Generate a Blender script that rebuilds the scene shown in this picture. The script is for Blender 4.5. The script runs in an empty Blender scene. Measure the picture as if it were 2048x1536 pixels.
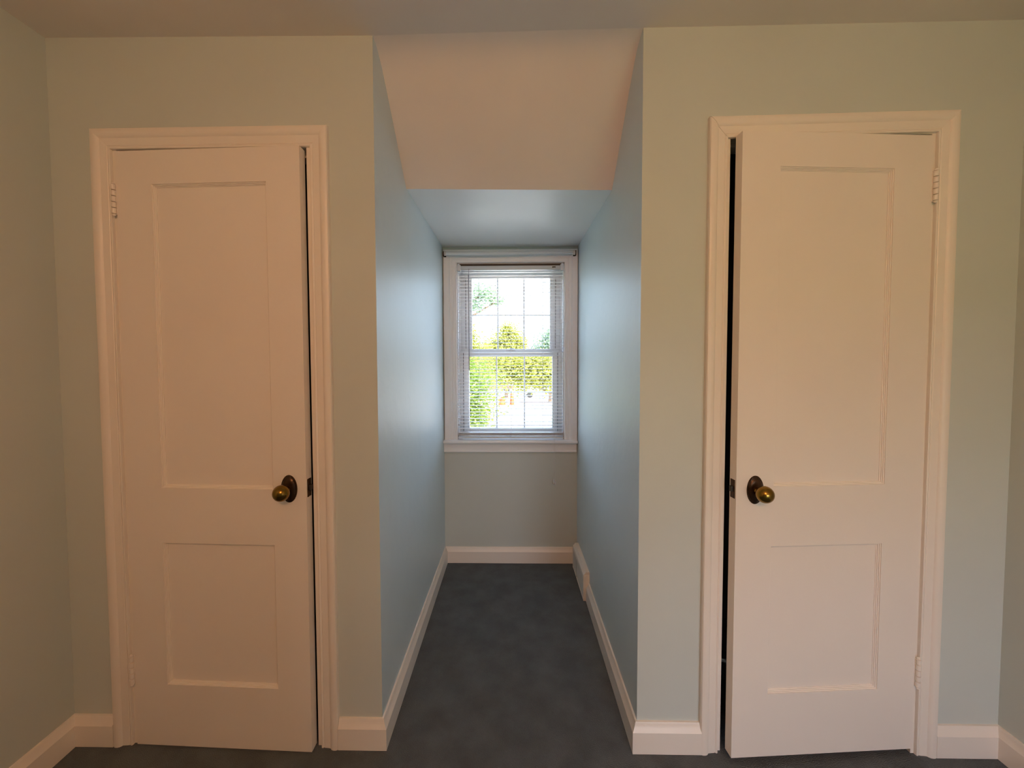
import bpy, bmesh, math, random
from mathutils import Vector, Matrix
random.seed(7)
S = bpy.context.scene
COL = S.collection

# ------------------------------------------------------------------ camera, world, lights, exposure
cam = bpy.data.cameras.new('camera'); camo = bpy.data.objects.new('camera', cam); COL.objects.link(camo)
F, PX, PY = 790.0, 1003.0, 743.0                       # measured for the 2048 x 1536 frame
def _cv(x, y): return Vector(((x-PX)/F, -(y-PY)/F, -1)).normalized()
_Y = _cv(1016, 714); _D = _cv(1070, 21700)
_Z = -(_D-_D.dot(_Y)*_Y); _Z.normalize(); _X = _Y.cross(_Z)
camo.matrix_world = Matrix.Translation((0, -1.34, 1.372)) @ Matrix((_X, _Y, _Z)).to_4x4()
cam.sensor_width = 36; cam.lens = F/2048*36
cam.shift_x = (1024-PX)/2048; cam.shift_y = -(768-PY)/2048
cam.clip_start = 0.02; cam.clip_end = 400
S.camera = camo

S.view_settings.view_transform = 'Standard'; S.view_settings.look = 'None'
S.view_settings.gamma = 1; S.view_settings.use_curve_mapping = False
S.view_settings.exposure = 0.0
try:
    S.cycles.use_denoising = True
    S.cycles.max_bounces = 10; S.cycles.diffuse_bounces = 6; S.cycles.transparent_max_bounces = 24
    S.cycles.sample_clamp_indirect = 6.0; S.cycles.filter_width = 1.1
    S.cycles.caustics_reflective = False; S.cycles.caustics_refractive = False
except Exception: pass

W = bpy.data.worlds.new('sky'); S.world = W; W.use_nodes = True
nt = W.node_tree; nt.nodes.clear()
wo = nt.nodes.new('ShaderNodeOutputWorld'); bg = nt.nodes.new('ShaderNodeBackground')
sky = nt.nodes.new('ShaderNodeTexSky'); sky.sky_type = 'NISHITA'; sky.sun_disc = False
sky.sun_elevation = math.radians(48); sky.sun_rotation = math.radians(150); sky.dust_density = 3.0; sky.air_density = 1.0
mx = nt.nodes.new('ShaderNodeMix'); mx.data_type = 'RGBA'; mx.inputs[0].default_value = 0.80
nt.links.new(sky.outputs[0], mx.inputs[6]); mx.inputs[7].default_value = (0.75, 0.97, 1.27, 1)   # thin bright cloud
nt.links.new(mx.outputs[2], bg.inputs[0]); bg.inputs[1].default_value = 4.7
nt.links.new(bg.outputs[0], wo.inputs[0])

def light(name, kind, loc, energy, color, rot=(0, 0, 0), **kw):
    l = bpy.data.lights.new(name, kind); l.energy = energy; l.color = color
    for k, v in kw.items(): setattr(l, k, v)
    o = bpy.data.objects.new(name, l); COL.objects.link(o); o.location = loc; o.rotation_euler = rot
    return o
light('sun', 'SUN', (0, -10, 20), 14.0, (1, .95, .85), (math.radians(42), 0, math.radians(60)), angle=0.02)
# the room's warm ceiling lamp, behind the camera
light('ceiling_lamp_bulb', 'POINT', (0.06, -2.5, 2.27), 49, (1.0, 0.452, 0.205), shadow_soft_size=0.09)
# sky portals in the two window openings
p1 = light('portal_dormer', 'AREA', (0.02, 1.45, 1.40), 1, (1, 1, 1), (math.radians(-90), 0, 0), shape='RECTANGLE', size=0.75, size_y=1.2)
p1.data.cycles.is_portal = True
p2 = light('portal_rear', 'AREA', (1.12, -3.32, 0.92), 1, (1, 1, 1), (math.radians(90), 0, 0), shape='RECTANGLE', size=1.04, size_y=1.04)
p2.data.cycles.is_portal = True

# ------------------------------------------------------------------ materials
def mat(name, col, rough=.5, metal=0, spec=.5, var=0, vscale=4, bump=0, bscale=60, bdist=.002, detail=3, col2=None, trans=0):
    m = bpy.data.materials.new(name); m.use_nodes = True; n = m.node_tree
    b = n.nodes['Principled BSDF']
    b.inputs['Base Color'].default_value = (*col, 1); b.inputs['Roughness'].default_value = rough
    b.inputs['Metallic'].default_value = metal; b.inputs['Specular IOR Level'].default_value = spec
    tc = n.nodes.new('ShaderNodeTexCoord')
    if var or col2:
        no = n.nodes.new('ShaderNodeTexNoise'); no.inputs['Scale'].default_value = vscale; no.inputs['Detail'].default_value = detail
        n.links.new(tc.outputs['Object'], no.inputs['Vector'])
        mr = n.nodes.new('ShaderNodeMapRange'); mr.inputs[1].default_value = .35; mr.inputs[2].default_value = .65
        n.links.new(no.outputs[0], mr.inputs[0])
        mi = n.nodes.new('ShaderNodeMix'); mi.data_type = 'RGBA'
        c2 = col2 or tuple(min(1, c*(1+var)) for c in col)
        mi.inputs[6].default_value = (*(c*(1-var) for c in col), 1); mi.inputs[7].default_value = (*c2, 1)
        n.links.new(mr.outputs[0], mi.inputs[0]); n.links.new(mi.outputs[2], b.inputs['Base Color'])
    if bump:
        no = n.nodes.new('ShaderNodeTexNoise'); no.inputs['Scale'].default_value = bscale; no.inputs['Detail'].default_value = 4
        n.links.new(tc.outputs['Object'], no.inputs['Vector'])
        bu = n.nodes.new('ShaderNodeBump'); bu.inputs['Strength'].default_value = bump; bu.inputs['Distance'].default_value = bdist
        n.links.new(no.outputs[0], bu.inputs['Height']); n.links.new(bu.outputs[0], b.inputs['Normal'])
    if trans:
        tr = n.nodes.new('ShaderNodeBsdfTranslucent'); ms = n.nodes.new('ShaderNodeMixShader'); ms.inputs[0].default_value = trans
        tr.inputs[0].default_value = (*(min(1, c*1.3) for c in col), 1)
        out = n.nodes['Material Output']
        n.links.new(b.outputs[0], ms.inputs[1]); n.links.new(tr.outputs[0], ms.inputs[2]); n.links.new(ms.outputs[0], out.inputs[0])
    return m
M = dict(
    wall=mat('pale_blue_wall_paint', (.57, .63, .61), .42, var=.02, vscale=2, bump=.25, bscale=9, bdist=.006),
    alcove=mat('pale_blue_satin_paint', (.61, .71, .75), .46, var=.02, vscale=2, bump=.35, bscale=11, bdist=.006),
    ceil=mat('ceiling_paint', (.82, .76, .72), .8, var=.03, vscale=2, bump=.2, bscale=12, bdist=.004),
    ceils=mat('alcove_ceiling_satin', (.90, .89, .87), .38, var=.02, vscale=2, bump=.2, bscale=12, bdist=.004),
    trim=mat('off_white_trim_paint', (.82, .78, .72), .38, var=.012, vscale=3, bump=.12, bscale=30, bdist=.002),
    wtrim=mat('daylight_tinted_window_trim', (.84, .87, .90), .4, var=.012, vscale=3, bump=.1, bscale=30, bdist=.002),  # trim paint made cooler and lighter, alcove daylight put into the colour
    door=mat('off_white_door_paint', (.83, .785, .73), .42, var=.012, vscale=3, bump=.15, bscale=40, bdist=.002),
    carpet=mat('charcoal_blue_carpet', (.130, .150, .164), .95, spec=.1, var=.13, vscale=9, bump=1, bscale=260, bdist=.006, detail=14),
    brass=mat('aged_brass', (.27, .165, .035), .22, metal=1, var=.2, vscale=30, bump=.2, bscale=80, bdist=.001),
    bronze=mat('dark_bronze', (.055, .032, .018), .33, metal=.7, var=.3, vscale=40),
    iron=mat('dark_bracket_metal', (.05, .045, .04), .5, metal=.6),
    vinyl=mat('white_vinyl', (.68, .67, .67), .35),
    vinylg=mat('grey_window_vinyl', (.54, .54, .55), .4),
    slat=mat('white_slat_enamel', (.80, .79, .79), .35, trans=.12),
    rail=mat('blind_rail_enamel', (.66, .72, .76), .35),
    wand=mat('smoky_wand_plastic', (.28, .29, .31), .2),
    cord=mat('white_cord', (.75, .75, .74), .8),
    vent=mat('register_enamel', (.50, .52, .50), .4),
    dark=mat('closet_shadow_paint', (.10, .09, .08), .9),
    siding=mat('outside_siding', (.6, .6, .58), .7),
    leafy=mat('yellow_green_leaves', (.27, .275, .045), .6, var=.35, vscale=1.5, trans=.35),
    leafg=mat('fresh_green_leaves', (.17, .235, .035), .6, var=.35, vscale=1.5, trans=.35),
    leafb=mat('blue_green_leaves', (.17, .24, .15), .6, var=.3, vscale=1.5, trans=.35),
    bark=mat('tree_bark', (.16, .11, .08), .9, var=.3, vscale=8, bump=.6, bscale=20, bdist=.02),
    pave=mat('pale_concrete', (.74, .66, .58), .9, var=.08, vscale=.6, bump=.2, bscale=8, bdist=.01),
    lawn=mat('lawn_green', (.20, .27, .12), .95, var=.35, vscale=1.2, bump=.5, bscale=12, bdist=.03),
    asphalt=mat('grey_asphalt', (.35, .33, .33), .9, var=.1, vscale=1, bump=.2, bscale=20, bdist=.01),
    carw=mat('white_car_paint', (.85, .85, .85), .25), carr=mat('brownish_red_car_paint', (.16, .09, .085), .25),
    cargl=mat('car_window_glass', (.05, .06, .08), .1), tyre=mat('tyre_rubber', (.03, .03, .03), .8),
    orange=mat('orange_plastic', (.24, .065, .014), .45), yellow=mat('yellow_paint', (.85, .75, .05), .5),
    brick=mat('reddish_kerb_stone', (.20, .13, .12), .85, var=.15, vscale=6), roof=mat('grey_shingle_roof', (.3, .29, .3), .9, var=.15, vscale=6),
)
g = bpy.data.materials.new('window_glass'); g.use_nodes = True; n = g.node_tree; n.nodes.clear()
o_ = n.nodes.new('ShaderNodeOutputMaterial'); t_ = n.nodes.new('ShaderNodeBsdfTransparent'); gl = n.nodes.new('ShaderNodeBsdfGlossy')
fr = n.nodes.new('ShaderNodeFresnel'); ms = n.nodes.new('ShaderNodeMixShader'); gl.inputs['Roughness'].default_value = .02
t_.inputs[0].default_value = (.95, .97, .96, 1)
n.links.new(fr.outputs[0], ms.inputs[0]); n.links.new(t_.outputs[0], ms.inputs[1]); n.links.new(gl.outputs[0], ms.inputs[2]); n.links.new(ms.outputs[0], o_.inputs[0])
M['glass'] = g

# ------------------------------------------------------------------ helpers
def tag(o, label=None, cat=None, group=None, kind=None):
    if label: o['label'] = label
    if cat: o['category'] = cat
    if group: o['group'] = group
    if kind: o['kind'] = kind
    return o
def obj(name, bm, m, parent=None, smooth=False, angle=None):
    bmesh.ops.recalc_face_normals(bm, faces=bm.faces)
    me = bpy.data.meshes.new(name); bm.to_mesh(me); bm.free(); me.materials.append(m)
    if smooth:
        for p in me.polygons: p.use_smooth = True
        if angle is not None:
            try: me.set_sharp_from_angle(angle=math.radians(angle))
            except Exception: pass
    o = bpy.data.objects.new(name, me); COL.objects.link(o)
    if parent: o.parent = parent
    return o
def raw(name, verts, faces, m, parent=None, smooth=False):
    me = bpy.data.meshes.new(name); me.from_pydata(verts, [], faces); me.materials.append(m); me.update()
    if smooth:
        for p in me.polygons: p.use_smooth = True
    o = bpy.data.objects.new(name, me); COL.objects.link(o)
    if parent: o.parent = parent
    return o
def empty(name, loc=(0, 0, 0), rz=0):
    o = bpy.data.objects.new(name, None); COL.objects.link(o); o.location = loc; o.rotation_euler = (0, 0, rz); o.empty_display_size = .05
    return o
def box(bm, x0, x1, y0, y1, z0, z1, bev=0, seg=2):
    r = bmesh.ops.create_cube(bm, size=1)
    vs = r['verts']
    for v in vs:
        v.co = Vector(((x0+x1)/2+v.co.x*(x1-x0), (y0+y1)/2+v.co.y*(y1-y0), (z0+z1)/2+v.co.z*(z1-z0)))
    if bev:
        es = list({e for v in vs for e in v.link_edges})
        bmesh.ops.bevel(bm, geom=es, offset=bev, segments=seg, affect='EDGES', profile=.5)
    return bm
def bx(name, m, parent, *a, **k):
    bm = bmesh.new(); box(bm, *a, **k); return obj(name, bm, m, parent, smooth=bool(k.get('bev')), angle=40)
def sweep(name, prof, A, B, mA, mB, n, m, parent=None, smooth=True):
    """profile (u,t): point = end + u*miter + t*n ; closed section, capped ends"""
    A, B, mA, mB, n = map(Vector, (A, B, mA, mB, n)); bm = bmesh.new()
    ra = [bm.verts.new(A+u*mA+t*n) for u, t in prof]; rb = [bm.verts.new(B+u*mB+t*n) for u, t in prof]
    k = len(prof)
    for i in range(k): bm.faces.new((ra[i], ra[(i+1) % k], rb[(i+1) % k], rb[i]))
    bm.faces.new(ra); bm.faces.new(rb[::-1])
    return obj(name, bm, m, parent, smooth=smooth, angle=28)
def lathe(bm, prof, center, axis='-y', seg=28, sx=1, sz=1):
    """prof: (r, h) along the axis"""
    rings = []
    for r, h in prof:
        ring = []
        for i in range(seg):
            a = 2*math.pi*i/seg; c, s = math.cos(a)*r, math.sin(a)*r
            if axis == '-y': p = (c*sx, -h, s*sz)
            elif axis == 'z': p = (c*sx, s*sz, h)
            else: p = (h, c*sx, s*sz)
            ring.append(bm.verts.new(Vector(center)+Vector(p)))
        rings.append(ring)
    for a, b in zip(rings, rings[1:]):
        for i in range(seg): bm.faces.new((a[i], a[(i+1) % seg], b[(i+1) % seg], b[i]))
    bm.faces.new(rings[0][::-1]); bm.faces.new(rings[-1])
    return bm
def tube(bm, pts, r, seg=8):
    pts = [Vector(p) for p in pts]; rings = []
    for i, p in enumerate(pts):
        d = (pts[min(i+1, len(pts)-1)]-pts[max(i-1, 0)]).normalized()
        u = d.orthogonal().normalized() if abs(d.z) < .9 else Vector((1, 0, 0)); u = (u-d*u.dot(d)).normalized(); v = d.cross(u)
        rr = r[i] if isinstance(r, (list, tuple)) else r
        rings.append([bm.verts.new(p+u*math.cos(2*math.pi*k/seg)*rr+v*math.sin(2*math.pi*k/seg)*rr) for k in range(seg)])
    for a, b in zip(rings, rings[1:]):
        for i in range(seg): bm.faces.new((a[i], a[(i+1) % seg], b[(i+1) % seg], b[i]))
    bm.faces.new(rings[0][::-1]); bm.faces.new(rings[-1])
    return bm

# ------------------------------------------------------------------ the room shell
XL, XR, YB = -1.55, 1.68, -3.2          # side walls, wall behind the camera
AL, AR = -.446, .446                    # alcove mouth
AL2, AR2, YW = -.424, .456, 1.258       # alcove at the window wall
ZC = 2.448
def struct(o, label, cat): return tag(o, label, cat, kind='structure')
struct(raw('floor', [(XL-.02, YB, 0), (XR+.02, YB, 0), (XR+.02, .75, 0), (XL-.02, .75, 0), (AL2-.1, .75, 0), (AR2+.1, .75, 0), (AR2+.1, YW+.02, 0), (AL2-.1, YW+.02, 0)],
    [(0, 1, 2, 5, 4, 3), (4, 5, 6, 7)], M['carpet']), 'dark charcoal blue carpet covering the floor and the window alcove', 'floor')
# main ceiling, with the small sag beside the alcove, then the slope and the low flat part of the dormer
struct(raw('ceiling', [(XL, 0, 2.447), (AL, 0, 2.437), (AR, 0, 2.447), (XR, 0, 2.452), (XL, YB, 2.45), (AL, YB, 2.45), (AR, YB, 2.45), (XR, YB, 2.45)],
    [(0, 1, 5, 4), (1, 2, 6, 5), (2, 3, 7, 6)], M['ceil']), 'flat main ceiling painted warm off-white above the two closet doors', 'ceiling')
sl = [(0, 2.437, 2.447), (.03, 2.433, 2.442), (.06, 2.420, 2.429), (.09, 2.399, 2.408), (.12, 2.372, 2.380), (.16, 2.333, 2.340), (.395, 2.102, 2.088)]
v = []; f = []
for y, a, b in sl: v += [(AL-(.005 if y else 0), y, a), (AR+(.012 if y else 0), y, b)]
for i in range(6): f.append((2*i, 2*i+1, 2*i+3, 2*i+2))
struct(raw('ceiling_slope', v, f, M['ceil'], smooth=True), 'sloped ceiling panel dropping from the main ceiling into the window alcove', 'ceiling')
struct(raw('ceiling_alcove', [(AL-.005, .395, 2.102), (AR+.012, .395, 2.088), (AR2+.01, YW+.01, 2.088), (AL2-.01, YW+.01, 2.088)], [(0, 1, 2, 3)], M['ceils']),
    'low flat ceiling just in front of the alcove window', 'ceiling')
struct(raw('roof', [(XL-.15, YB-.15, 2.62), (XR+.15, YB-.15, 2.62), (XR+.15, YW+.02, 2.62), (XL-.15, YW+.02, 2.62), (AL-.2, YW+.02, 2.11), (AR+.2, YW+.02, 2.11), (XL-.15, 0.8, 2.62), (XL-.15, .8, 2.40), (XL-.15, YB-.15, 2.40), (XR+.15, YB-.15, 2.40), (XR+.15, .8, 2.40)],
    [(0, 1, 2, 3), (3, 2, 5, 4), (0, 6, 7, 8), (0, 8, 9, 1)], M['roof']), 'roof cover added above the ceiling to stop sky light leaking in', 'roof')  # added cover, shuts out sky light leaking past the ceiling edge
# front walls with the door openings  (opening x0,x1,top)
OP = {'l': (-1.321, -.674, 2.076), 'r': (.734, 1.386, 2.095)}
def wall_open(name, x0, x1, op, label):
    a, b, t = op; z = 2.46
    vs = [(x0, 0, 0), (a, 0, 0), (a, 0, t), (b, 0, t), (b, 0, 0), (x1, 0, 0), (x1, 0, z), (b, 0, z), (a, 0, z), (x0, 0, z), (x0, 0, t), (x1, 0, t)]
    struct(raw(name, vs, [(0, 1, 2, 10), (4, 5, 11, 3), (10, 2, 8, 9), (2, 3, 7, 8), (3, 11, 6, 7)], M['wall']), label, 'wall')
wall_open('wall_front_left', XL, AL, OP['l'], 'pale blue wall around the left closet door')
wall_open('wall_front_right', AR, XR, OP['r'], 'pale blue wall around the right closet door')
struct(raw('wall_alcove_left', [(AL, 0, 0), (AL2, YW, 0), (AL2, YW, 2.46), (AL, 0, 2.46)], [(0, 1, 2, 3)], M['alcove']), 'left side wall of the window alcove, shiny pale blue', 'wall')
struct(raw('wall_alcove_right', [(AR, 0, 0), (AR2, YW, 0), (AR2, YW, 2.46), (AR, 0, 2.46)], [(3, 2, 1, 0)], M['alcove']), 'right side wall of the window alcove, shiny pale blue', 'wall')
WX0, WX1, WZ0, WZ1 = -.334, .368, .826, 1.987        # window opening
vs = [(AL2-.02, YW, 0), (AR2+.02, YW, 0), (AR2+.02, YW, WZ0), (AL2-.02, YW, WZ0), (WX0, YW, WZ0), (WX1, YW, WZ0), (WX1, YW, WZ1), (WX0, YW, WZ1), (AL2-.02, YW, WZ1), (AR2+.02, YW, WZ1), (AR2+.02, YW, 2.12), (AL2-.02, YW, 2.12)]
struct(raw('wall_window', vs, [(0, 1, 2, 5, 4, 3), (3, 4, 7, 8), (5, 2, 9, 6), (8, 7, 6, 9, 10, 11)], M['wall']), 'short wall below and around the alcove window', 'wall')
struct(raw('wall_right', [(XR, 0, 0), (XR, YB, 0), (XR, YB, 2.46), (XR, 0, 2.46)], [(0, 1, 2, 3)], M['wall']), 'side wall at the right edge of the photo', 'wall')
a, b, c, d = .62, 1.62, .42, 1.42      # window opening in the wall behind the camera
struct(raw('wall_left', [(XL, 0, 0), (XL, YB, 0), (XL, YB, 2.46), (XL, 0, 2.46)], [(0, 1, 2, 3)], M['wall']), 'side wall at the left edge of the photo', 'wall')
vs = [(XL, YB, 0), (XR, YB, 0), (XR, YB, 2.46), (XL, YB, 2.46), (a, YB, c), (b, YB, c), (b, YB, d), (a, YB, d)]
struct(raw('wall_back', vs, [(0, 1, 5, 4), (1, 2, 6, 5), (2, 3, 7, 6), (3, 0, 4, 7)], M['wall']), 'wall behind the camera', 'wall')
bm = bmesh.new(); box(bm, XL+.002, .62, -2.06, -1.96, .002, 1.45)  # added unseen wall, keeps rear window daylight off the left door
struct(obj('wall_light_blocker', bm, M['wall']), 'added half-height wall behind the camera, blocking rear daylight from the left door', 'wall')
w2 = struct(empty('window_2', ((a+b)/2, YB, c)), 'wide window in the wall behind the camera', 'window')
h = (b-a)/2
for nm, q in (('sill', (-h, h, -.1, .03, -.03, 0)), ('head', (-h, h, -.1, .01, d-c, d-c+.05)), ('side_jamb', (-h, -h+.04, -.1, .01, 0, d-c)), ('side_jamb', (h-.04, h, -.1, .01, 0, d-c)), ('meeting_rail', (-h+.04, h-.04, -.05, -.02, .6, .64))):
    bx(nm, M['trim'], w2, *q)
# closet interiors behind the doors, and the outside shell of the dormer
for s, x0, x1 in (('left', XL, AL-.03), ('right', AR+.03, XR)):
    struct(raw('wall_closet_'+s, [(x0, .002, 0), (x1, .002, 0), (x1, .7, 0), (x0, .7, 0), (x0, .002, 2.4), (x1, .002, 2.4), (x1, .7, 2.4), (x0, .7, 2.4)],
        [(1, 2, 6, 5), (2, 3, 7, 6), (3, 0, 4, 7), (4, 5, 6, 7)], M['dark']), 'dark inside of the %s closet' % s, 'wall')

# ------------------------------------------------------------------ baseboards
BP = [(0, .001), (.0195, .001), (.0195, .0765), (.0183, .0785), (.0125, .0880), (.0085, .0975), (.0078, .1020), (.0060, .1045), (0, .105)]
def baseboards(path, names, labels, tops=None):
    pts = [Vector((p[0], p[1], 0)) for p in path]; nrm = []
    for p, q in zip(pts, pts[1:]):
        dd = (q-p).normalized(); nrm.append(Vector((dd.y, -dd.x, 0)))          # room on the right of travel
    mit = [nrm[0]]
    for i in range(1, len(nrm)):
        b_ = (nrm[i-1]+nrm[i]).normalized(); mit.append(b_/b_.dot(nrm[i]))
    mit.append(nrm[-1])
    for i, nm in enumerate(names):
        if nm: struct(sweep(nm, BP, pts[i], pts[i+1], mit[i], mit[i+1], (0, 0, 1), M['trim']), labels[i], 'baseboard')
baseboards([(XL, YB), (XL, 0), (-1.396, 0)], ['baseboard_left', 'baseboard_corner_left'],
    ['white baseboard along the left side wall', 'short white baseboard left of the left closet door'])
baseboards([(-.597, 0), (AL, 0), (AL2, YW), (AR2, YW), (AR, 0), (.662, 0)],
    ['baseboard_front_left', 'baseboard_alcove_left', 'baseboard_window', 'baseboard_alcove_right', 'baseboard_front_right'],
    ['short baseboard between the left closet door and the alcove', 'white baseboard along the left alcove wall', 'white baseboard under the alcove window',
     'white baseboard along the right alcove wall, holding a floor register', 'short baseboard between the alcove and the right closet door'])
baseboards([(1.457, 0), (XR, 0), (XR, YB)], ['baseboard_corner_right', 'baseboard_right'],
    ['short white baseboard right of the right closet door', 'white baseboard along the right side wall'])

# ------------------------------------------------------------------ door casings (trim_1, trim_2)
CP = [(0, 0), (0, .0075), (.0015, .0105), (.005, .0115), (.0085, .0100), (.010, .0085), (.012, .0100), (.026, .0112), (.0335, .0120), (.036, .0150), (.041, .0185), (.047, .0200),
      (.055, .0200), (.060, .0182), (.0625, .0140), (.0625, 0)]
def casing(name, key, xi0, xi1, zl, zr, label, latch):
    t = struct(empty(name, ((xi0+xi1)/2, 0, 0)), label, 'door casing'); ox = t.location.x
    n_ = (0, -1, 0); s = (zr-zl)/(xi1-xi0)
    A = (xi0-ox, 0, 0); B = (xi0-ox, 0, zl); C = (xi1-ox, 0, zr); D = (xi1-ox, 0, 0)
    up = 1.06
    sweep('side_casing', CP, A, (B[0], B[1], B[2]-(.0012 if key == 'r' else 0)), (-1, 0, 0), (-1, 0, up), n_, M['trim'], t)
    sweep('head_casing', CP, B, C, (-1, 0, up), (1, 0, up), n_, M['trim'], t)
    sweep('side_casing', CP, D, C, (1, 0, 0), (1, 0, up), n_, M['trim'], t)
    x0, x1, zt = OP[key]; x0 -= ox; x1 -= ox
    bx('side_jamb', M['trim'], t, x0-.018, x0, -.001, .115, 0, zt+.018)
    bx('side_jamb', M['trim'], t, x1, x1+.018, -.001, .115, 0, zt+.018)
    bx('head_jamb', M['trim'], t, x0, x1, -.001, .115, zt, zt+.018)
    bx('door_stop', M['trim'], t, x0, x0+.010, .048, .08, 0, zt-.010, bev=.002)
    bx('door_stop', M['trim'], t, x1-.010, x1, .048, .08, 0, zt-.010, bev=.002)
    bx('door_stop', M['trim'], t, x0, x1, .048, .08, zt-.010, zt, bev=.002)
    # strike plate on the latch jamb
    if latch > 0: bx('strike_plate', M['bronze'], t, x1-.0025, x1+.001, .004, .034, .897, .960)
    else: bx('strike_plate', M['bronze'], t, x0-.001, x0+.0025, .004, .034, .905, .968)
    return t
casing('trim_1', 'l', -1.334, -.660, 2.073, 2.075, 'moulded off-white casing around the left closet door', 1)
casing('trim_2', 'r', .7225, 1.397, 2.086, 2.097, 'moulded off-white casing around the right closet door', -1)

# ------------------------------------------------------------------ doors
PM = [(0, 0), (.0004, .0028), (.0030, .0034), (.0034, .0060), (.0060, .0068), (.0064, .0092), (.0088, .0102), (.0092, .0128)]   # panel moulding: inset, depth
def door(name, hinge, side, ang, width, z0, z1, panels, hinges, label, knob_u, knob_z):
    """side=+1: hinge at left, leaf runs to +x ; -1: hinge at right. Local frame: x = u*side, face y=0 towards -y, thickness .034"""
    D = struct(empty(name, (hinge[0], hinge[1], 0), -side*ang), label, 'door')
    X = lambda u: side*u
    T = .034
    # leaf : front face grid with two holes, back face plain
    bm = bmesh.new()
    us = sorted({0, width}|{p[0] for p in panels}|{p[1] for p in panels}); zs = sorted({z0, z1}|{p[2] for p in panels}|{p[3] for p in panels})
    vv = {(u, z): bm.verts.new((X(u), 0, z)) for u in us for z in zs}
    bb = {(u, z): bm.verts.new((X(u), T, z)) for u in us for z in zs}
    for i in range(len(us)-1):
        for j in range(len(zs)-1):
            cu, cz = (us[i]+us[i+1])/2, (zs[j]+zs[j+1])/2
            q = [(us[i], zs[j]), (us[i+1], zs[j]), (us[i+1], zs[j+1]), (us[i], zs[j+1])]
            if any(p[0] < cu < p[1] and p[2] < cz < p[3] for p in panels): continue
            bm.faces.new([vv[k] for k in q]); bm.faces.new([bb[k] for k in q][::-1])
    bound = [e for e in bm.edges if len(e.link_faces) == 1 and all(abs(v.co.y) < 1e-6 for v in e.verts)]
    lk = {}
    for k in vv: lk[vv[k]] = bb[k]
    for e in bound:
        a_, b_ = e.verts; bm.faces.new((a_, b_, lk[b_], lk[a_]))
    for v_ in [v for v in bm.verts if not v.link_faces]: bm.verts.remove(v_)
    outer = [e for e in bm.edges if all(abs(v.co.x-X(0)) < 1e-6 for v in e.verts) or all(abs(v.co.x-X(width)) < 1e-6 for v in e.verts) or all(abs(v.co.z-z1) < 1e-6 for v in e.verts) or all(abs(v.co.z-z0) < 1e-6 for v in e.verts)]
    outer = [e for e in outer if len(e.link_faces) == 2 and e.calc_face_angle(0) > .5]
    bmesh.ops.bevel(bm, geom=outer, offset=.0016, segments=2, affect='EDGES')
    obj('leaf', bm, M['door'], D, smooth=True, angle=35)
    for (u0, u1, p0, p1) in panels:
        bm = bmesh.new(); rings = []
        for ins, dep in PM:
            rings.append([bm.verts.new((X(u), dep, z)) for u, z in ((u0+ins, p0+ins), (u1-ins, p0+ins), (u1-ins, p1-ins), (u0+ins, p1-ins))])
        for r0, r1 in zip(rings, rings[1:]):
            for i in range(4): bm.faces.new((r0[i], r0[(i+1) % 4], r1[(i+1) % 4], r1[i]))
        bk = [bm.verts.new((v_.co.x, .018, v_.co.z)) for v_ in rings[0]]
        for i in range(4): bm.faces.new((rings[0][i], bk[i], bk[(i+1) % 4], rings[0][(i+1) % 4]))
        obj('panel_moulding', bm, M['door'], D)
        i_ = PM[-1][0]-.0003
        bm = bmesh.new(); xs = sorted((X(u0+i_), X(u1-i_))); box(bm, xs[0], xs[1], .0122, .024, p0+i_, p1-i_)
        obj('panel', bm, M['door'], D)
    # knob on its oval rose
    kx = X(knob_u)
    bm = bmesh.new()
    lathe(bm, [(1, -.001), (1, .001), (.95, .0032), (.86, .0036), (.80, .0060), (.62, .0085), (.40, .0095), (.2, .0097)], (0, 0, 0), seg=40, sx=.0285, sz=.0470)
    for v_ in bm.verts: v_.co += Vector((kx, 0, knob_z))
    rose = obj('escutcheon', bm, M['bronze'], D, smooth=True, angle=40); tag(rose, 'dark bronze oval backplate')
    bm = bmesh.new(); R = .0268; pr = [(.011, .004), (.0115, .012), (.0095, .017), (.0090, .024)]
    for k in range(3, 25):
        a_ = math.pi*k/25; pr.append((R*math.sin(a_), .046-R*.93*math.cos(a_)))
    lathe(bm, pr, (kx, 0, knob_z), seg=36)
    kb = obj('knob', bm, M['brass'], rose, smooth=True); tag(kb, 'aged brass ball knob')
    for dz in (-.037, .037):
        bm = bmesh.new(); lathe(bm, [(.0035, .002), (.0035, .0048), (.002, .0056)], (kx, 0, knob_z+dz), seg=12); obj('screw', bm, M['bronze'], rose, smooth=True, angle=40)
    # latch face plate with bolt on the free edge
    xe = X(width)
    xs = sorted((xe-side*.002, xe+side*.0012))
    lp = bx('latch_plate', M['bronze'], D, xs[0], xs[1], .006, .029, knob_z-.031, knob_z+.031, bev=.0008)
    xs = sorted((xe, xe+side*.009)); bx('latch_bolt', M['iron'], lp, xs[0], xs[1], .012, .024, knob_z-.009, knob_z+.009, bev=.001)
    # painted hinges at the hinge edge
    for (h0, h1) in hinges:
        H = empty('hinge'); H.parent = D
        hb = bx('hinge_plate', M['door'], H, min(X(-.0125), X(.002)), max(X(-.0125), X(.002)), -.0015, .001, h0+.006, h1-.006, bev=.0006)
        L = (h1-h0-.014)/5
        for k in range(5):
            zz = h0+.007+k*L; bm = bmesh.new()
            lathe(bm, [(.0050, zz+.0010), (.0068, zz+.0018), (.0068, zz+L-.0018), (.0050, zz+L-.0010)], (X(-.0045), -.0065, 0), axis='z', seg=16)
            obj('knuckle', bm, M['door'], H, smooth=True, angle=40)
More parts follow.
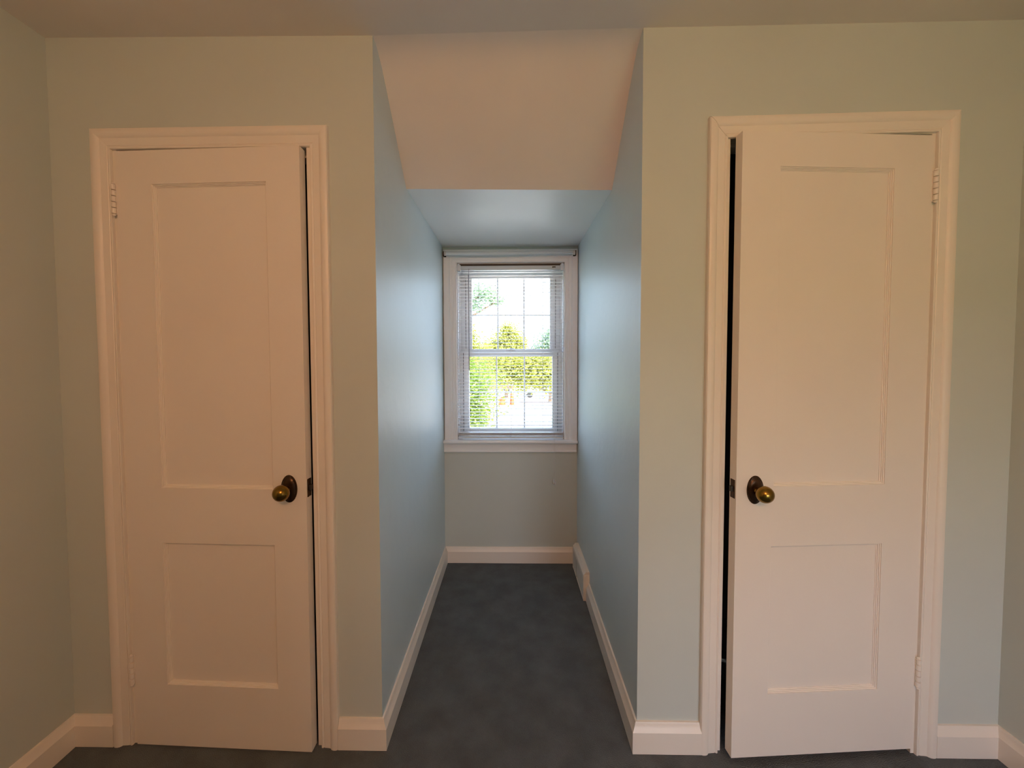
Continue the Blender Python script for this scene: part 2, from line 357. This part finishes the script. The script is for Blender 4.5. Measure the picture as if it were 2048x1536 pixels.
        for zz, sg in ((h0+.007, -1), (h1-.007, 1)):
            bm = bmesh.new(); lathe(bm, [(.0045, zz), (.0056, zz+sg*.002), (.0048, zz+sg*.005), (.0022, zz+sg*.0075)], (X(-.0045), -.0065, 0), axis='z', seg=14)
            obj('hinge_finial', bm, M['door'], H, smooth=True)
    return D
door('door_1', (-1.318, -.009), 1, .0330, .635, .004, 2.067, [(.123, .520, .925, 1.955), (.119, .520, .226, .732)],
     [(1.850, 1.962), (.220, .334)], 'left closet door, two-panel, hinged on its left and slightly ajar', .5755, .928)
door('door_2', (1.3835, -.009), -1, .0640, .6395, .024, 2.086, [(.130, .513, .944, 1.978), (.133, .518, .240, .744)],
     [(1.868, 1.978), (.240, .352)], 'right closet door, two-panel, hinged on its right and standing further ajar', .5755, .934)

# ------------------------------------------------------------------ window_1 in the alcove
w = struct(empty('window_1', (0, YW, 0)), 'double-hung alcove window, six small panes in each sash', 'window')
# everything below is local: y measured from the wall plane, + is outwards
WP = [(0, 0), (0, .010), (.002, .0125), (.008, .013), (.010, .0105), (.022, .0115), (.024, .014), (.030, .0145), (.032, .012), (.044, .013), (.050, .018), (.058, .021), (.083, .021), (.0855, .018), (.0855, 0)]
xi0, xi1, zt, zb = WX0+.001, WX1-.001, WZ1-.002, WZ0
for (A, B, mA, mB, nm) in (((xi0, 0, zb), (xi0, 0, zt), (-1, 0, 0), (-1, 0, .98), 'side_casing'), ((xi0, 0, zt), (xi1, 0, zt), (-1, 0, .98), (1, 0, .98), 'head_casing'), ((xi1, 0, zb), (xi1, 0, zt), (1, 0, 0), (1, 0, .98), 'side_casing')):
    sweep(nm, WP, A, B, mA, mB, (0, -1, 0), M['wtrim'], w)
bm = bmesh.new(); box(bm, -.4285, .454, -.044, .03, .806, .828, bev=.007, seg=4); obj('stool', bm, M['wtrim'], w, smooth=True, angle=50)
AP = [(0, 0), (0, .020), (.008, .021), (.014, .018), (.030, .0165), (.046, .0165), (.050, .0195), (.058, .020), (.062, .017), (.062, 0)]
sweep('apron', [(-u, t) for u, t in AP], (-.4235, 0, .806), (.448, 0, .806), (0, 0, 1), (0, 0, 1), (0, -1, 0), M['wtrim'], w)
# jambs, liners, outer sill, storm frame
JD = .16
bx('side_jamb', M['vinylg'], w, WX0-.02, WX0+.006, 0, JD, WZ0, WZ1)
bx('side_jamb', M['vinylg'], w, WX1-.006, WX1+.02, 0, JD, WZ0, WZ1)
bx('gap_shade_strip', M['iron'], w, WX0+.02, WX1-.02, -.002, .004, 1.966, 1.9785)  # dark strip standing in for the shaded gap above the headrail
bx('head_jamb', M['vinylg'], w, WX0, WX1, 0, JD, WZ1-.008, WZ1+.02)
bx('sill', M['trim'], w, WX0, WX1, .03, JD+.03, .800, .842)
for sx in (1, -1):
    x = WX0+.006 if sx > 0 else WX1-.006
    xs = sorted((x, x+sx*.007))
    bx('sash_track', M['vinyl'], w, xs[0], xs[1], .052, .058, .84, 1.975); bx('sash_track', M['vinyl'], w, xs[0], xs[1], .094, .100, .84, 1.975)
    xs = sorted((x, x+sx*.040)); bx('blind_stop', M['vinylg'], w, xs[0], xs[1], .134, .146, .84, 1.975)
for x, y, z0, z1 in ((-.287, .1005, 1.43, 1.905), (.323, .1005, 1.43, 1.905), (-.301, .0585, .87, 1.40), (.333, .0585, .87, 1.40)):
    tag(bx('track_groove', M['iron'], w, x-.0013, x+.0013, y-.0005, y+.0017, z0, z1), 'thin dark groove beside the sash')
def sash(name, x0, x1, z0, z1, y0, y1, gx0, gx1, gz0, gz1, mxs, mz, mw=.0095):
    bm = bmesh.new()
    box(bm, x0, gx0, y0, y1, z0, z1, bev=.002); box(bm, gx1, x1, y0, y1, z0, z1, bev=.002)
    box(bm, gx0-.002, gx1+.002, y0, y1, gz1, z1, bev=.002); box(bm, gx0-.002, gx1+.002, y0, y1, z0, gz0, bev=.002)
    # glazing bead
    ym = (y0+y1)/2
    sa = obj(name, bm, M['vinyl'], w, smooth=True, angle=40)
    for x in mxs: bx('muntin', M['vinyl'], sa, x-mw/2, x+mw/2, ym-.008, ym+.006, gz0, gz1, bev=.001)
    bx('muntin', M['vinyl'], sa, gx0, gx1, ym-.007, ym+.005, mz-mw/2, mz+mw/2, bev=.001)
    cols = [gx0]+[m_ for m_ in mxs]+[gx1]; rows = [gz0, mz, gz1]
    for i in range(3):
        for j in range(2):
            raw('pane', [(cols[i], ym+.001, rows[j]), (cols[i+1], ym+.001, rows[j]), (cols[i+1], ym+.001, rows[j+1]), (cols[i], ym+.001, rows[j+1])], [(0, 1, 2, 3)], M['glass'], sa)
    return sa
ls = sash('lower_sash', WX0+.008, WX1-.008, .846, 1.413, .060, .092, -.262, .298, .895, 1.374, (-.077, .111), 1.134)
us_ = sash('upper_sash', WX0+.008, WX1-.008, 1.380, 1.976, .102, .132, -.245, .286, 1.425, 1.905, (-.069, .109), 1.655)
bm = bmesh.new(); box(bm, -.012, .052, .064, .086, 1.413, 1.419, bev=.002); lathe(bm, [(.012, 1.419), (.012, 1.426), (.008, 1.429)], (.02, .076, 0), axis='z', seg=16)
box(bm, .008, .044, .067, .075, 1.426, 1.432, bev=.002); tag(obj('sash_lock', bm, M['vinylg'], ls, smooth=True, angle=40), 'small grey cam lock')

# ------------------------------------------------------------------ venetian blind, mounted inside the casing
YBL = YW-.004
bl = tag(empty('venetian_blind', (0, YBL, .83)), 'white aluminium mini blind with open slats hanging in the alcove window', 'blind')
def Z(z): return z-.83
bm = bmesh.new()
box(bm, -.306, .338, -.012, .014, Z(1.936), Z(1.963), bev=.0015)
obj('headrail', bm, M['rail'], bl, smooth=True, angle=40)
for x in (-.3315, .3390):
    tag(bx('mounting_bracket', M['rail'], bl, x, x+.0255, -.018, .016, Z(1.930), Z(1.969), bev=.002), 'square end bracket')
# crowned slat, 25 mm wide
def slat_mesh():
    bm = bmesh.new(); top = []; bot = []
    for x in (-.329, .360):
        top.append([bm.verts.new((x, y, .0022*(1-(y/.0125)**2)+.0004)) for y in (-.0125, -.0065, 0, .0065, .0125)])
        bot.append([bm.verts.new((x, y, .0022*(1-(y/.0125)**2)-.0004)) for y in (-.0125, -.0065, 0, .0065, .0125)])
    for k in range(4):
        bm.faces.new((top[0][k], top[1][k], top[1][k+1], top[0][k+1])); bm.faces.new((bot[0][k], bot[0][k+1], bot[1][k+1], bot[1][k]))
    bm.faces.new((top[0][0], bot[0][0], bot[1][0], top[1][0])); bm.faces.new((top[0][4], top[1][4], bot[1][4], bot[0][4]))
    for e in (0, 1):
        for k in range(4): bm.faces.new((top[e][k], top[e][k+1], bot[e][k+1], bot[e][k]))
    return bm
s0 = obj('slat', slat_mesh(), M['slat'], bl, smooth=True, angle=50)
zs = []; z = 1.922
while z > .888: zs.append(z); z -= .02172
zs += [.875, .868, .862, .857]
for i, z in enumerate(zs):
    s = s0 if i == 0 else s0.copy()
    if i: COL.objects.link(s); s.parent = bl
    s.location = (0, 0, Z(z)); s.rotation_euler = (math.radians(3+random.uniform(-1.2, 1.2)), random.uniform(-.0012, .0012), 0)
bm = bmesh.new(); box(bm, -.330, .361, -.0125, .0125, Z(.8345), Z(.848), bev=.0035, seg=3)
brl = obj('bottom_rail', bm, M['rail'], bl, smooth=True, angle=50)
for x in (-.189, .020, .228):
    bm = bmesh.new()
    for y in (-.0132, .0132): tube(bm, [(x, y, Z(1.935)), (x, y, Z(.848))], .0007, 5)
    for z in zs: tube(bm, [(x, -.0132, Z(z-.001)), (x, .0132, Z(z-.001))], .0005, 4)
    obj('ladder_cord', bm, M['cord'], bl)
    bm = bmesh.new(); lathe(bm, [(.006, 0), (.006, .003), (.003, .005)], (x, -.0125, Z(.841)), seg=12); obj('cord_plug', bm, M['rail'], brl, smooth=True, angle=40)
bm = bmesh.new(); tube(bm, [(-.252, -.014, Z(1.945)), (-.252, -.022, Z(1.925)), (-.254, -.0225, Z(1.90))], .0012, 6)
tube(bm, [(-.254, -.0225, Z(1.905)), (-.2525, -.0225, Z(1.285))], .0031, 6); obj('tilt_wand', bm, M['wand'], bl, smooth=True, angle=50)
for dx, dx2, zz in ((-.003, -.0045, .545), (.003, .0045, .543)):
    bm = bmesh.new(); x = .299
    tube(bm, [(x+dx, -.015, Z(1.95)), (x+dx, -.020, Z(1.92)), (x+dx, -.022, Z(1.4)), (x+dx, -.050, Z(.829)), (x+dx, -.050, Z(.80)), (x+dx2, -.048, Z(zz+.03))], .0008, 5)
    lc = obj('lift_cord', bm, M['cord'], bl)
    bm = bmesh.new(); lathe(bm, [(.0018, .034), (.003, .030), (.0042, .012), (.0055, .004), (.0050, 0)], (x+dx2, -.048, Z(zz)), axis='z', seg=12)
    obj('tassel', bm, M['vinyl'], lc, smooth=True)
bm = bmesh.new(); box(bm, .287, .309, -.0135, -.012, Z(1.949), Z(1.956)); tag(obj('cord_slot', bm, M['iron'], bl), 'small dark slot')

# ------------------------------------------------------------------ curtain rod across the head casing
cr = tag(empty('curtain_rod', (0, YW-.048, 2.034)), 'thin telescoping curtain rod across the top of the alcove window casing', 'curtain rod')
bm = bmesh.new(); tube(bm, [(-.395, 0, .0005), (-.1, 0, -.0015), (.165, 0, 0)], .0125, 20); obj('outer_tube', bm, M['rail'], cr, smooth=True, angle=40)
bm = bmesh.new(); tube(bm, [(.15, 0, 0), (.425, 0, .004)], .0108, 20); obj('inner_tube', bm, M['rail'], cr, smooth=True, angle=40)
for x, s in ((-.410, 1), (.432, -1)):
    bm = bmesh.new(); xs = sorted((x-.004*s, x))
    box(bm, xs[0], xs[1], -.004, .024, -.016, .016, bev=.001); box(bm, min(x, x+s*.012), max(x, x+s*.012), .021, .024, -.016, .016, bev=.001)
    k = obj('wall_bracket', bm, M['iron'], cr, smooth=True, angle=40); tag(k, 'dark metal end bracket')
    bm = bmesh.new(); lathe(bm, [(.004, 0), (.0142, .0015*s), (.0142, .014*s), (.009, .018*s)], (x+.001*s, 0, .001), axis='x', seg=18)
    tag(obj('end_cap', bm, M['vinyl'], cr, smooth=True, angle=40), 'white rounded end cap')

# ------------------------------------------------------------------ floor register in the right alcove baseboard
vt = tag(empty('baseboard_register', (.43, 1.0, 0)), 'grey-white metal heating register at the foot of the right alcove wall', 'vent')
y0, y1 = -.165, .19
bm = bmesh.new()   # wedge-like housing: sloping top, open grille face
pr = [(.024, .004), (-.011, .004), (-.011, .012), (-.0065, .012), (-.0065, .122), (-.011, .122), (-.011, .148), (.003, .166), (.024, .166)]
for yy in (0,):
    ra = [bm.verts.new((x, y0, z)) for x, z in pr]; rb = [bm.verts.new((x, y1, z)) for x, z in pr]; k = len(pr)
    for i in range(k): bm.faces.new((ra[i], ra[(i+1) % k], rb[(i+1) % k], rb[i]))
    bm.faces.new(ra); bm.faces.new(rb[::-1])
obj('housing', bm, M['trim'], vt)
bx('end_plate', M['trim'], vt, -.012, .024, y0-.003, y0+.004, .004, .150, bev=.001)
bx('end_plate', M['trim'], vt, -.012, .024, y1-.004, y1+.003, .004, .150, bev=.001)
bx('mullion', M['vent'], vt, -.012, -.006, .06, .068, .012, .122)
for i in range(12):
    bm = bmesh.new(); z = .020+i*.0087; vs_ = [bm.verts.new(p) for p in ((-.0105, y0+.004, z), (-.0105, y1-.004, z), (-.0065, y1-.004, z+.005), (-.0065, y0+.004, z+.005))]
    bm.faces.new(vs_); r = bmesh.ops.extrude_face_region(bm, geom=bm.faces[:]);
    for v_ in r['geom']:
        if isinstance(v_, bmesh.types.BMVert): v_.co.z += .0012
    obj('louver', bm, M['vent'], vt)

# ------------------------------------------------------------------ outside: ground, street, trees, cars
GZ = -2.9
struct(raw('ground', [(-60, 3, GZ), (60, 3, GZ), (60, 120, GZ), (-60, 120, GZ)], [(0, 1, 2, 3)], M['pave']), 'pale sunlit driveway and yard outside the window', 'ground')
struct(raw('ground_behind', [(-80, -80, GZ), (80, -80, GZ), (80, 3, GZ), (-80, 3, GZ)], [(0, 1, 2, 3)], M['lawn']), 'grass behind the house', 'ground')
tag(raw('lawn', [(-30, 6, GZ+.02), (-1.4, 6, GZ+.02), (-1.2, 24, GZ+.02), (-1.9, 36, GZ+.02), (-30, 36, GZ+.02)], [(0, 1, 2, 3, 4)], M['lawn']), 'green lawn left of the driveway, seen through the lower blind', 'lawn')
tag(raw('street', [(-60, 52, GZ+.015), (60, 52, GZ+.015), (60, 60, GZ+.015), (-60, 60, GZ+.015)], [(0, 1, 2, 3)], M['asphalt']), 'grey street crossing beyond the driveway', 'road')

def leaves_mesh(name, m, blobs, size, seed):
    rnd = random.Random(seed); vs = []; fs = []
    for (cx, cy, cz, rx, ry, rz, n_) in blobs:
        for _ in range(n_):
            p = Vector((rnd.gauss(0, .47), rnd.gauss(0, .47), rnd.gauss(0, .47)))
            c_ = Vector((cx+p.x*rx, cy+p.y*ry, cz+p.z*rz)); s = size*rnd.uniform(.6, 1.3)
            u = Vector((rnd.uniform(-1, 1), rnd.uniform(-1, 1), rnd.uniform(-.6, .6))).normalized(); vv_ = u.cross(Vector((rnd.uniform(-1, 1), rnd.uniform(-1, 1), rnd.uniform(-1, 1)))).normalized()
            k = len(vs); vs += [c_-u*s, c_-vv_*s*.5+u*.1*s, c_+u*s, c_+vv_*s*.5+u*.1*s]; fs.append((k, k+1, k+2, k+3))
    me = bpy.data.meshes.new(name); me.from_pydata(vs, [], fs); me.materials.append(m); return me
def tree(loc, blobs, m, size, label, trunk, seed, name='leafy_tree', cat='tree', group=None):
    t = tag(empty(name, loc), label, cat, group)
    o = bpy.data.objects.new('foliage', leaves_mesh('foliage', m, blobs, size, seed)); COL.objects.link(o); o.parent = t; o['kind'] = 'stuff'
    bm = bmesh.new(); r0, top = trunk
    tube(bm, [(0, 0, 0), (.1, 0, top*.5), (0, .05, top)], [r0, r0*.8, r0*.5], 8)
    for (cx, cy, cz, rx, ry, rz, n_) in blobs: tube(bm, [(.05, 0, top*.55), (cx*.5, cy*.5, (cz+top*.5)/2), (cx, cy, cz)], [r0*.5, r0*.35, r0*.1], 6)
    obj('trunk', bm, M['bark'], t, smooth=True)
    return t
# near tree on the left: a branch high in the upper sash and a low bushy crown
tree((-4.2, 8.2, GZ), [(3.62, 0, 5.80, .36, .4, .22, 900), (3.95, 0, 5.62, .22, .3, .16, 260), (3.35, 0, 5.5, .3, .3, .16, 300), (1.2, .3, 6.4, 1.2, 1, .9, 1200), (0, 0, 7, 1.6, 1.4, 1.2, 1500)], M['leafb'], .042,
     'blue-green tree branch reaching in from the left in the upper sash', (.16, 6.6), 1)
tree((-1.9, 10.5, GZ), [(.45, 0, 3.4, 1.15, 1.0, .95, 9000), (-.3, 0, 2.6, 1.0, 1, .9, 4000), (.65, .2, 2.5, .75, .8, .6, 4000)], M['leafg'], .055,
     'bright green bushy tree low at the left of the window view', (.1, 3.0), 2)
tree((3.3, 20, GZ), [(-1.2, 0, 3.6, 2.0, 1.6, .95, 9000), (1.0, 0, 3.4, 1.9, 1.5, 1.1, 9000), (-3.4, 0, 3.7, 1.7, 1.3, .85, 8000), (-2.3, 0, 3.2, 1.2, 1.2, .6, 3000)], M['leafy'], .085,
     'sunlit yellow-green tree filling the top of the lower sash', (.16, 3.2), 3)
farl = [((-3.9, 34), 'leafy', 7.0, 'yellow-green tree beyond the driveway at the left of the upper sash'), ((-.2, 40), 'leafy', 7.9, 'rounded yellow-green tree beyond the driveway, behind the middle panes'),
        ((3.9, 35), 'leafb', 7.0, 'blue-green tree beyond the driveway at the right of the upper sash'), ((9.5, 42), 'leafg', 8.2, 'green tree far behind the right edge of the window view'), ((-10, 44), 'leafg', 8.4, 'green tree far behind the left edge of the window view')]
for i, ((x, y), mk, h, lab) in enumerate(farl):
    tree((x, y, GZ), [(0, 0, h-2.4, 1.7, 1.5, 1.7, 3500), (-.7, 0, h-3.6, 1.3, 1.4, 1.5, 3000), (.8, .2, h-3.5, 1.2, 1.4, 1.5, 3000), (.2, 0, h-1.0, .9, .9, 1.0, 1200), (-1.5, 0, h-2.9, .9, 1, .9, 1300), (1.4, 0, h-2.4, .9, 1, .9, 1300)], M[mk], .13, lab, (.2, h-2.4), 10+i, group='trees beyond the driveway')
tree((2.35, 17, GZ), [(0, 0, .55, .5, .5, .5, 900), (.1, 0, 1.05, .4, .4, .4, 700)], M['leafy'], .06, 'bright yellow shrub low at the right edge of the window view', (.03, .8), 30, 'yellow_shrub', 'shrub')

def car(loc, rz, paint, label):
    c_ = tag(empty('parked_car', loc, rz), label, 'car')
    bm = bmesh.new(); pr = [(-2.2, .35), (-2.2, .85), (-2.05, .95), (-1.35, 1.0), (-.75, 1.45), (.75, 1.48), (1.35, 1.02), (2.1, .88), (2.22, .7), (2.22, .35)]
    ra = [bm.verts.new((x, -.85 if z < 1.1 else -.68, z)) for x, z in pr]; rb = [bm.verts.new((x, .85 if z < 1.1 else .68, z)) for x, z in pr]; k = len(pr)
    for i in range(k): bm.faces.new((ra[i], ra[(i+1) % k], rb[(i+1) % k], rb[i]))
    bm.faces.new(ra); bm.faces.new(rb[::-1]); bmesh.ops.bevel(bm, geom=bm.edges[:], offset=.04, segments=2, affect='EDGES')
    obj('body', bm, paint, c_, smooth=True, angle=40)
    for s in (-1, 1):
        for xs in (((-1.18, 1.04), (-.72, 1.40), (-.06, 1.42), (-.06, 1.04)), ((.02, 1.04), (.02, 1.42), (.70, 1.42), (1.2, 1.05))):
            bm = bmesh.new(); q = [bm.verts.new((x, s*(.86 if z < 1.1 else .715), z)) for x, z in xs]; q2 = [bm.verts.new((v_.co.x, v_.co.y-s*.03, v_.co.z)) for v_ in q]
            bm.faces.new(q); bm.faces.new(q2[::-1])
            for i in range(4): bm.faces.new((q[i], q[(i+1) % 4], q2[(i+1) % 4], q2[i]))
            obj('side_window', bm, M['cargl'], c_)
        for x in (-1.35, 1.4):
            bm = bmesh.new(); lathe(bm, [(.2, .0), (.31, .01), (.33, .04), (.33, .18), (.31, .21), (.2, .22)], (x, s*.75+.11, .33), seg=20); obj('wheel', bm, M['tyre'], c_, smooth=True, angle=40)
    return c_
car((3.6, 41, GZ), .05, M['carw'], 'white car parked beyond the driveway at the right of the window view')
car((-1.6, 47, GZ), .1, M['carr'], 'dull red car parked beyond the driveway behind the middle panes')
def barrel(loc, r, h, label, m):
    t = tag(empty('traffic_barrel', loc), label, 'barrel')
    bm = bmesh.new(); lathe(bm, [(r*1.2, 0), (r*1.2, .05), (r, .06), (r*.97, h*.35), (r*.9, h*.36), (r*.88, h*.65), (r*.8, h*.66), (r*.78, h*.96), (r*.6, h)], (0, 0, 0), axis='z', seg=20); obj('body', bm, m, t, smooth=True, angle=40)
    bm = bmesh.new(); box(bm, -r*.3, r*.3, -.02, .02, h-.01, h+.06, bev=.01); obj('handle', bm, m, t)
barrel((-.55, 34, GZ), .32, .62, 'squat orange barrel at the edge of the driveway, middle pane', M['orange'])
barrel((.35, 34, GZ), .20, 1.05, 'tall slim orange barrel right of the squat one on the driveway', M['orange'])
bm = bmesh.new(); box(bm, -1.5, 1.5, -.12, .12, 0, .28, bev=.03); kb = obj('driveway_kerb', bm, M['brick']); kb.location = (2.6, 33.5, GZ); tag(kb, 'reddish low kerb on the driveway below the white car', 'kerb')
